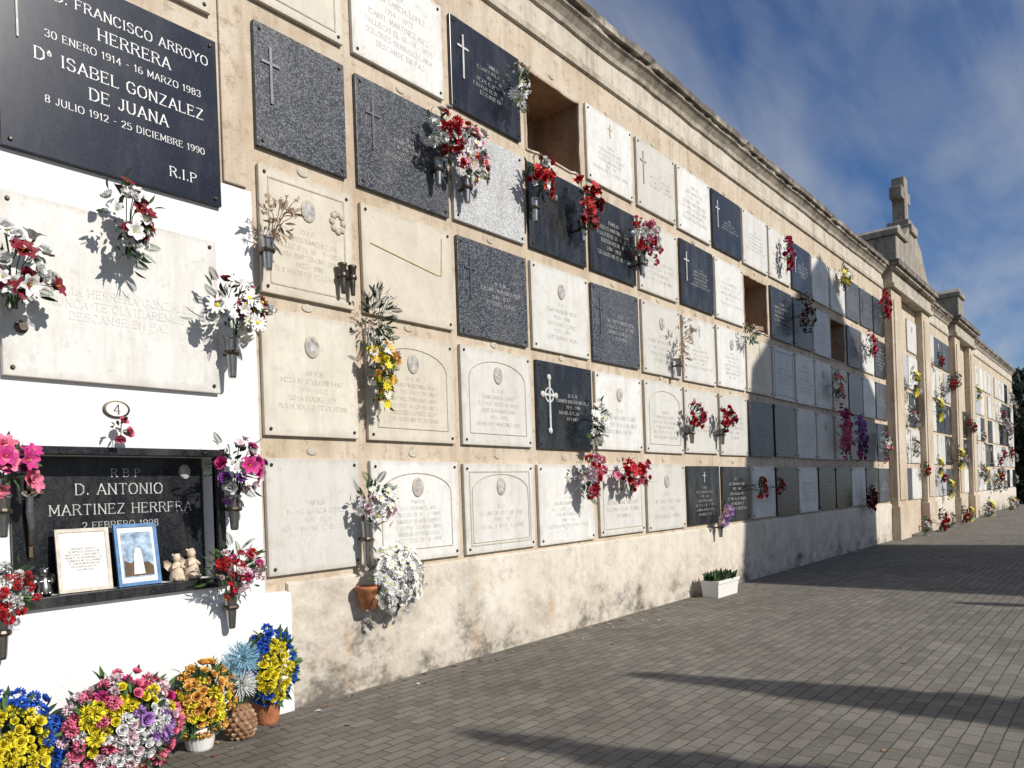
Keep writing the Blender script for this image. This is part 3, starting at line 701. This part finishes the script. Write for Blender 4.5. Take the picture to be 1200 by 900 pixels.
B(FB,16.0,3.95,.25,.27,['pink','red','white'],('rose',),False,.06,1,seed=36,dens=.7)
B(FB,13.7,2.98,.22,.26,['white','red'],('daisy',),False,.05,1.7,seed=37,dens=.6)
B(FB,16.9,2.0,.22,.26,['white','pink'],('daisy','rose'),False,.06,1.3,seed=38,dens=.6)
B(FB,15.6,.95,.3,.22,['dred','dred'],('rose',),False,.06,1.3,'dleaf',seed=39,dens=.6)
src=[B(FB,19.6,2.7,.2,.22,['red','pale','white'],('rose',),False,.06,1.6,seed=41,dens=.45),B(FB,22.3,1.6,.2,.22,['yellow','white'],('daisy','pom'),False,.06,1.6,'dleaf',seed=42,dens=.4),
B(FB,23.0,3.6,.2,.22,['pink','lilac','white'],('rose',),False,.06,1.8,seed=43,dens=.4),B(FB,22.8,4.4,.2,.2,['red','dred'],('rose',),False,.06,1.6,'dleaf',seed=44,dens=.6)]
random.seed(50)
for i in range(44):
    s=random.choice(src); x=U(18.9,39.5)
    if 20.9<x<22 or 25.3<x<26.1 or 27.8<x<28.7: continue
    o=bpy.data.objects.new(FB,s.data); COL.objects.link(o); o.location=(x,0,U(.9,4.7)); o.scale=[U(.8,1.3)]*3
for i in range(11):
    s=random.choice(src); o=bpy.data.objects.new(FB,s.data); COL.objects.link(o); o.location=(U(18.5,38),-.2,U(.2,.26)); o.scale=[U(.9,1.4)]*3

# ------------------------------------------------------------ ground flower arrangements
def cushion(name,x,y,z,rx,rz,inner,outer,kinds,fs,pot,ring=.7,depth=.12,seed=0,zones=None):
    random.seed(seed); mb=MB()
    mb.lathe([(.01,-1),(.7,-.7),(.92,0),(.7,.7),(.01,1)],FI['dleaf'],Matrix.Translation((0,depth*.35,0))@Matrix.Diagonal((rx*.9,depth*.8,rz*.9,1)),18)
    pts=[]; n=0
    while n<5000 and len(pts)<int(3.3*rx*rz/(fs*fs)):
        n+=1; a=U(-1,1); b=U(-1,1)
        if a*a+b*b>1: continue
        px,pz=a*rx,b*rz
        if any((px-q[0])**2+(pz-q[1])**2<(fs*1.0)**2 for q in pts): continue
        pts.append((px,pz,a,b))
    for px,pz,a,b in pts:
        rr=math.sqrt(a*a+b*b); d=Vector((a*.9,-math.sqrt(max(0,1-rr*rr))-.15,b*.9+.15))
        if zones: c=zones(a,b)
        else: c=random.choice(inner if rr<ring*U(.93,1.07) else outer)
        put(mb,random.choice(kinds),orient((px*U(.94,1.07),-depth*math.sqrt(max(0,1-rr*rr*.9))+U(-.025,.02),pz*U(.96,1.05)),d+Vector((U(-.3,.3),U(-.2,.2),U(-.3,.3))),U(0,6),fs*U(.75,1.25)),c)
    for i in range(130):
        an=U(0,6.28); d=Vector((math.cos(an),U(-.6,.3),math.sin(an))); q=U(.5,.97)
        put(mb,'leaf',orient((math.cos(an)*rx*q,-depth*math.sqrt(1-q*q)+U(-.01,.02),math.sin(an)*rz*q),d,U(0,6),U(.04,.075)),'white','yellow','leaf' if R()<.6 else 'dleaf')
    if pot:
        r=pot[1]; h=z-rz*.75
        mb.lathe([(r*.7,0),(r*.78,h*.1),(r,h*.8),(r*1.1,h*.82),(r*1.1,h),(r*.9,h),(r*.8,h*.8)],FI[pot[0]],Matrix.Translation((0,0,-z)),20)
    o=mb.obj(name,FMATS); o.location=(x,y,z); return o
FA='flower_arrangement'
cushion(FA,1.13,-.22,.24,.22,.26,['yellow'],['blue'],('rose','carn'),.031,('terra',.1),.72,seed=60)
def zb(a,b):
    rr=math.hypot(a,b)
    if rr>.76: return random.choice(['pink','mag','pink','pale','yellow' if b>0 else 'pink'])
    if b>.4: return random.choice(['yellow','yellow','yellow','pink'])
    if a<-.25 and b>-.35: return random.choice(['yellow','pink','yellow','white'])
    if a>.15 and b<.35: return random.choice(['lilac','lilac','white','white'])
    return random.choice(['white','white','white','pale'])
cushion(FA,1.60,-.28,.25,.27,.25,None,None,('rose','carn','carn'),.036,('terra',.12),seed=61,depth=.16,zones=zb)
cushion(FA,2.03,-.24,.27,.155,.19,['orange','orange','yellow'],['orange'],('rose','carn'),.036,('potw',.085),seed=62)
cushion(FA,2.50,-.14,.33,.155,.22,['yellow','yellow','yellow'],['blue'],('rose','carn'),.031,('terra',.08),.70,seed=63)
random.seed(5); mb=MB()
mb.lathe([(.03,0),(.055,.02),(.068,.07),(.062,.12),(.04,.155),(.02,.165)],FI['dry'],None,18)
for k in range(7):
    for i in range(13):
        a=(i+.5*(k%2))*2*math.pi/13; zz=.016+k*.022; r=[.052,.063,.068,.067,.062,.054,.042][k]
        d=Vector((math.cos(a),math.sin(a),.1)); mb.lathe([(.014,-.004),(.009,.006),(.001,.014)],FI['dry'] if (i+k)%4 else FI['tan'],orient((r*math.cos(a),r*math.sin(a),zz),d),5)
for i in range(22): put(mb,'leaf',orient((0,0,.15),Vector((U(-.6,.6),U(-.6,.6),1)),U(0,6),U(.06,.1)),'white')
for (dx,dz,c,s) in((.0,.26,'white',.055),(.01,.38,'lblue',.062),(-.05,.35,'lblue',.045)):
    mb.tube([(0,0,.15),(dx,-.01,dz)],.004,FI['leaf'],4)
    put(mb,'spike',orient((dx,-.02,dz),Vector((.1,-1,.3)),1,s),c); put(mb,'spike',orient((dx,-.01,dz),Vector((.3,-.5,1)),2,s),c)
o=mb.obj('pineapple_vase',FMATS); o.location=(2.255,-.26,.0); o.scale=(1.15,1.15,1.15)

random.seed(8); mb=MB()
L,Wd,H=.25,.10,.17
v=[(-L*.94,-Wd*.85,0),(L*.94,-Wd*.85,0),(L*.94,Wd*.85,0),(-L*.94,Wd*.85,0),(-L,-Wd,H),(L,-Wd,H),(L,Wd,H),(-L,Wd,H),(-L+.02,-Wd+.02,H),(L-.02,-Wd+.02,H),(L-.02,Wd-.02,H),(-L+.02,Wd-.02,H),(-L+.02,-Wd+.02,H-.03),(L-.02,-Wd+.02,H-.03),(L-.02,Wd-.02,H-.03),(-L+.02,Wd-.02,H-.03)]
f=[(3,2,1,0)]
for q in(0,4,8):
    f+=[(q+i,q+(i+1)%4,q+4+(i+1)%4,q+4+i) for i in range(4)]
mb.add(v,f,FI['potw']); mb.add(v[12:16],[(0,1,2,3)],FI['soil'])
mb.box(-L-.008,L+.008,-Wd-.008,-Wd-.001,H-.03,H+.002,FI['potw'])
for i in range(330):
    put(mb,'leaf',orient((U(-.22,.22),U(-.08,.07),H-.03),Vector((U(-.6,.6),U(-.7,.5),1)),U(0,6),U(.06,.13)),'white','yellow','leaf' if R()<.5 else 'dleaf')
o=mb.obj('plant_trough',FMATS); o.location=(8.50,-.26,.004); o.scale=(1.15,1.1,1.15)

random.seed(12); mb=MB()
for i in range(300):
    x=U(1.5,16); y=-.06-abs(random.gauss(0,.18)) if R()<.75 else U(-4,-.2)
    s=U(.010,.026)
    mb.add([(-s,-s*.5,0),(s*.2,-s*.7,.004),(s,0,.002),(0,s*.6,.006)],[(0,1,2,3)],FI[random.choice(['dry','tan','dry','dry','dred','dred','pale'])] if R()<.9 else FI['leaf'],Matrix.Translation((x,y,.006))@Matrix.Rotation(U(0,6),4,'Z'))
mb.obj('fallen_leaves',FMATS)

# ------------------------------------------------------------ ground
m,nt,b=newmat('block_paving'); p=geo(nt)
nz=nt.nodes.new('ShaderNodeTexNoise'); nz.inputs['Scale'].default_value=5; nt.links.new(p,nz.inputs['Vector'])
vm=nt.nodes.new('ShaderNodeVectorMath'); vm.operation='MULTIPLY_ADD'; nt.links.new(nz.outputs['Color'],vm.inputs[0]); vm.inputs[1].default_value=(.014,.014,0); nt.links.new(p,vm.inputs[2])
br=nt.nodes.new('ShaderNodeTexBrick'); nt.links.new(vm.outputs[0],br.inputs['Vector'])
br.inputs['Scale'].default_value=1; br.inputs['Brick Width'].default_value=.165; br.inputs['Row Height'].default_value=.0825; br.inputs['Mortar Size'].default_value=.0045; br.inputs['Mortar Smooth'].default_value=.4
br.inputs['Color1'].default_value=(.150,.138,.118,1); br.inputs['Color2'].default_value=(.235,.218,.188,1); br.inputs['Mortar'].default_value=(.055,.048,.037,1); br.inputs['Bias'].default_value=0
col=mix(nt,ramp(nt,noise(nt,p,.7,6,.7),[(.3,0),(.72,1)]),br.outputs['Color'],(.58,.56,.52),'MULTIPLY')
col=mix(nt,math_(nt,'MULTIPLY',ramp(nt,noise(nt,p,4,6,.75),[(.5,0),(.7,1)]),.35),col,(.25,.235,.205))
col=mix(nt,math_(nt,'MULTIPLY',ramp(nt,noise(nt,p,70,4,.7),[(.4,0),(.7,1)]),.4),col,(.10,.09,.075))
nt.links.new(col,b.inputs['Base Color']); b.inputs['Roughness'].default_value=.88
h=math_(nt,'ADD',math_(nt,'MULTIPLY',br.outputs['Fac'],-1.),math_(nt,'MULTIPLY',noise(nt,p,40,4,.7),.6)); bump(nt,b,h,.7,.008)
PAVE=m
mb=MB(); mb.add([(-30,-9,.004),(60,-9,.004),(60,0.5,.004),(-30,.5,.004)],[(0,1,2,3)],0); mb.obj('pavement',[PAVE])
GRAV=mat_plaster('gravel_earth',(.26,.22,.17),(.20,.17,.12),(.12,.10,.07))
mb=MB(); mb.add([(-600,-600,0),(600,-600,0),(600,600,0),(-600,600,0)],[(0,1,2,3)],0); mb.obj('ground',[GRAV])

# ------------------------------------------------------------ trees
def foliage_mat(name,c):
    m,nt,b=newmat(name); n=noise(nt,geo(nt),2.5,5,.7)
    col=mix(nt,ramp(nt,n,[(.3,0),(.7,1)]),[q*.5 for q in c],[q*1.3 for q in c]); nt.links.new(col,b.inputs['Base Color']); b.inputs['Roughness'].default_value=.7; return m
CYP=foliage_mat('cypress_foliage',(.035,.06,.025)); OAK=foliage_mat('tree_foliage',(.025,.038,.018))
def cypress(x,y,h,r,seed,n=5000):
    rs=np.random.RandomState(seed); e=empty('cypress_tree',(x,y,0))
    mb=MB(); mb.tube([(0,0,0),(.03,0,h*.4),(0,.02,h*.9)],[.13,.08,.015],0,8); mb.obj('trunk',[BARK],e)
    t=rs.rand(n)**.8; z=.3+t*(h-.3); prof=r*np.clip(np.sin(np.pi*np.clip((1-t)*.62+.0,0,1)),0,1)*(1+.15*np.sin(t*23+seed))
    a=rs.rand(n)*6.283; rr=prof*np.sqrt(rs.rand(n)*.6+.4)
    V=np.zeros((n,3,3)); c=np.stack([rr*np.cos(a),rr*np.sin(a),z],1)
    s=.09
    for k in range(3): V[:,k]=c+rs.normal(0,s*.5,(n,3))*np.array([1,1,1.4])
    mb=MB(); mb.add(V.reshape(-1,3),[(3*i,3*i+1,3*i+2) for i in range(n)],0); mb.obj('foliage',[CYP],e)
ty=-10.
cypress(5.75,ty,5.6,.62,1); cypress(4.15,ty,5.65,.6,2); cypress(9.9,ty,4.75,.6,3)
def tree(x,y,h,r,seed,n=8000):
    rs=np.random.RandomState(seed); random.seed(seed); e=empty('broadleaf_tree',(x,y,0))
    mb=MB(); mb.tube([(0,0,0),(.1,0,h*.3),(0,.1,h*.55)],[.28,.2,.12],0,9)
    cl=[]
    for i in range(14):
        a=U(0,6.28); q=U(.2,.85)*r; zz=U(.32,.9)*h; p=Vector((q*math.cos(a),q*math.sin(a),zz)); cl.append((p,U(.28,.5)*r))
        mb.tube([(.05,0,h*.28),tuple(p*.5+Vector((0,0,h*.25))),tuple(p)],[.09,.06,.02],0,5)
    mb.obj('trunk',[BARK],e)
    Vs=[]
    for p,cr in cl:
        m=n//14; d=rs.normal(0,1,(m,3)); d/=np.linalg.norm(d,axis=1)[:,None]; c=np.array(p)+d*cr*(rs.rand(m,1)**.35)*np.array([1,1,.8])
        V=np.zeros((m,3,3))
        for k in range(3): V[:,k]=c+rs.normal(0,.11,(m,3))
        Vs.append(V.reshape(-1,3))
    v=np.concatenate(Vs); mb=MB(); mb.add(v,[(3*i,3*i+1,3*i+2) for i in range(len(v)//3)],0); mb.obj('foliage',[OAK],e)
for i,(x,y,h,r) in enumerate(((43.5,-.2,6.6,2.3),(46,3.2,7.2,2.6),(49,-2.2,7,2.8),(53,1,8,3.2),(47,.5,5,2.4),(57,-3.2,7.8,3))): tree(x,y,h,r,i+20)
mb=MB(); rs=np.random.RandomState(4); n=9000
c=np.stack([rs.uniform(41.5,42.6,n),rs.uniform(-1.6,4,n),rs.uniform(0,2.2,n)],1); V=np.zeros((n,3,3))
for k in range(3): V[:,k]=c+rs.normal(0,.08,(n,3))
mb=MB(); mb.add(V.reshape(-1,3),[(3*i,3*i+1,3*i+2) for i in range(n)],0); mb.obj('hedge',[OAK])

# chapel standing opposite the wall
ch=empty('cemetery_chapel'); mb=MB()
x0,x1,y0,y1,he,hr=12.1,18.1,-20,-12,10.6,12.7
v=[(x0,y0,0),(x1,y0,0),(x1,y0,he),((x0+x1)/2,y0,hr),(x0,y0,he),(x0,y1,0),(x1,y1,0),(x1,y1,he),((x0+x1)/2,y1,hr),(x0,y1,he)]
mb.add(v,[(0,1,2,3,4),(9,8,7,6,5),(0,5,6,1),(1,6,7,2),(0,4,9,5)],0); mb.obj('walls',[FRIEZE],ch)
mb=MB(); cx=(x0+x1)/2
for sx,xe in((-1,x0),(1,x1)):
    v=[(xe+sx*.3,y0-.3,he-.15),(xe+sx*.3,y1+.3,he-.15),(cx,y1+.3,hr+.06),(cx,y0-.3,hr+.06)]; v+=[(a,b,c+.12) for a,b,c in v]
    mb.add(v,[(0,1,2,3),(7,6,5,4),(0,4,5,1),(1,5,6,2),(2,6,7,3),(3,7,4,0)],0)
mb.obj('roof',[TERRA],ch)
mb=MB(); mb.box(cx-.9,cx+.9,y1,y1+.05,0,2.9,0); mb.obj('door',[BARK],ch)
mb=MB()
for q in(-1.8,1.8): mb.box(cx+q-.35,cx+q+.35,y1,y1+.04,4,6.2,0)
mb.lathe([(.7,0),(.7,.05),(.1,.06)],0,Matrix.Translation((cx,y1,8.6))@Matrix.Rotation(-math.pi/2,4,'X'),24)
mb.obj('windows',[BLACK],ch)

# ------------------------------------------------------------ light, sky
EL=math.radians(33); AZ=math.atan2(.13,-1)
tosun=Vector((math.sin(AZ)*math.cos(EL),math.cos(AZ)*math.cos(EL),math.sin(EL)))
sd=bpy.data.lights.new('sun','SUN'); sd.energy=4.8; sd.angle=math.radians(.5); sd.color=(1,.95,.87)
so=bpy.data.objects.new('sun',sd); COL.objects.link(so); so.rotation_euler=tosun.to_track_quat('Z','Y').to_euler(); so.location=(0,-20,20)
w=bpy.data.worlds.new('World'); scene.world=w; w.use_nodes=True; nt=w.node_tree
bg=nt.nodes['Background']; bg.inputs['Strength'].default_value=.07
sk=nt.nodes.new('ShaderNodeTexSky'); sk.sky_type='NISHITA'; sk.sun_disc=False; sk.sun_elevation=EL; sk.sun_rotation=AZ; sk.air_density=1.0; sk.dust_density=.3; sk.ozone_density=2.5
tc=nt.nodes.new('ShaderNodeTexCoord').outputs['Generated']
sx=nt.nodes.new('ShaderNodeSeparateXYZ'); nt.links.new(tc,sx.inputs[0])
zz=math_(nt,'ADD',math_(nt,'MAXIMUM',sx.outputs[2],0.),.16)
cb=nt.nodes.new('ShaderNodeCombineXYZ'); nt.links.new(math_(nt,'DIVIDE',sx.outputs[0],zz),cb.inputs[0]); nt.links.new(math_(nt,'DIVIDE',sx.outputs[1],zz),cb.inputs[1])
def cl(scale,loc,rot,ns,rough,lo,hi,dist=.4):
    mp=nt.nodes.new('ShaderNodeMapping'); nt.links.new(cb.outputs[0],mp.inputs[0]); mp.inputs['Rotation'].default_value=(0,0,rot); mp.inputs['Scale'].default_value=scale; mp.inputs['Location'].default_value=loc
    n1=nt.nodes.new('ShaderNodeTexNoise'); n1.inputs['Scale'].default_value=ns; n1.inputs['Detail'].default_value=7; n1.inputs['Roughness'].default_value=rough; n1.inputs['Distortion'].default_value=dist; nt.links.new(mp.outputs[0],n1.inputs['Vector'])
    return ramp(nt,n1.outputs['Fac'],[(lo,0),(hi,1)])
mask=cl((.6,1.6,1),(1.3,.4,0),-.25,.9,.5,.42,.64)
wisp=cl((.5,2.2,1),(4.3,2.4,0),-.1,1.8,.6,.42,.75,.8)
sky=mix(nt,1.0,sk.outputs[0],(.74,.98,1.32),'MULTIPLY')
c=mix(nt,math_(nt,'MULTIPLY',wisp,.40),sky,(5.2,5.7,6.6))
c=mix(nt,math_(nt,'MULTIPLY',mask,.85),c,(7.6,7.9,8.4))
nt.links.new(c,bg.inputs['Color'])

# ------------------------------------------------------------ camera
cd=bpy.data.cameras.new('camera'); co=bpy.data.objects.new('camera',cd); COL.objects.link(co)
cd.sensor_width=36; cd.lens=26.73; cd.shift_y=.107; cd.clip_end=2000; cd.clip_start=.05
th=math.radians(39.33); rho=.035
fw=Vector((math.cos(th),math.sin(th),0)); r0=Vector((math.sin(th),-math.cos(th),0)); up=Vector((0,0,1))
cu=up*math.cos(rho)+r0*math.sin(rho); cr=r0*math.cos(rho)-up*math.sin(rho)
M=Matrix((cr,cu,-fw)).transposed().to_4x4(); M.translation=Vector((0,-4.09,1.29)); co.matrix_world=M
scene.camera=co
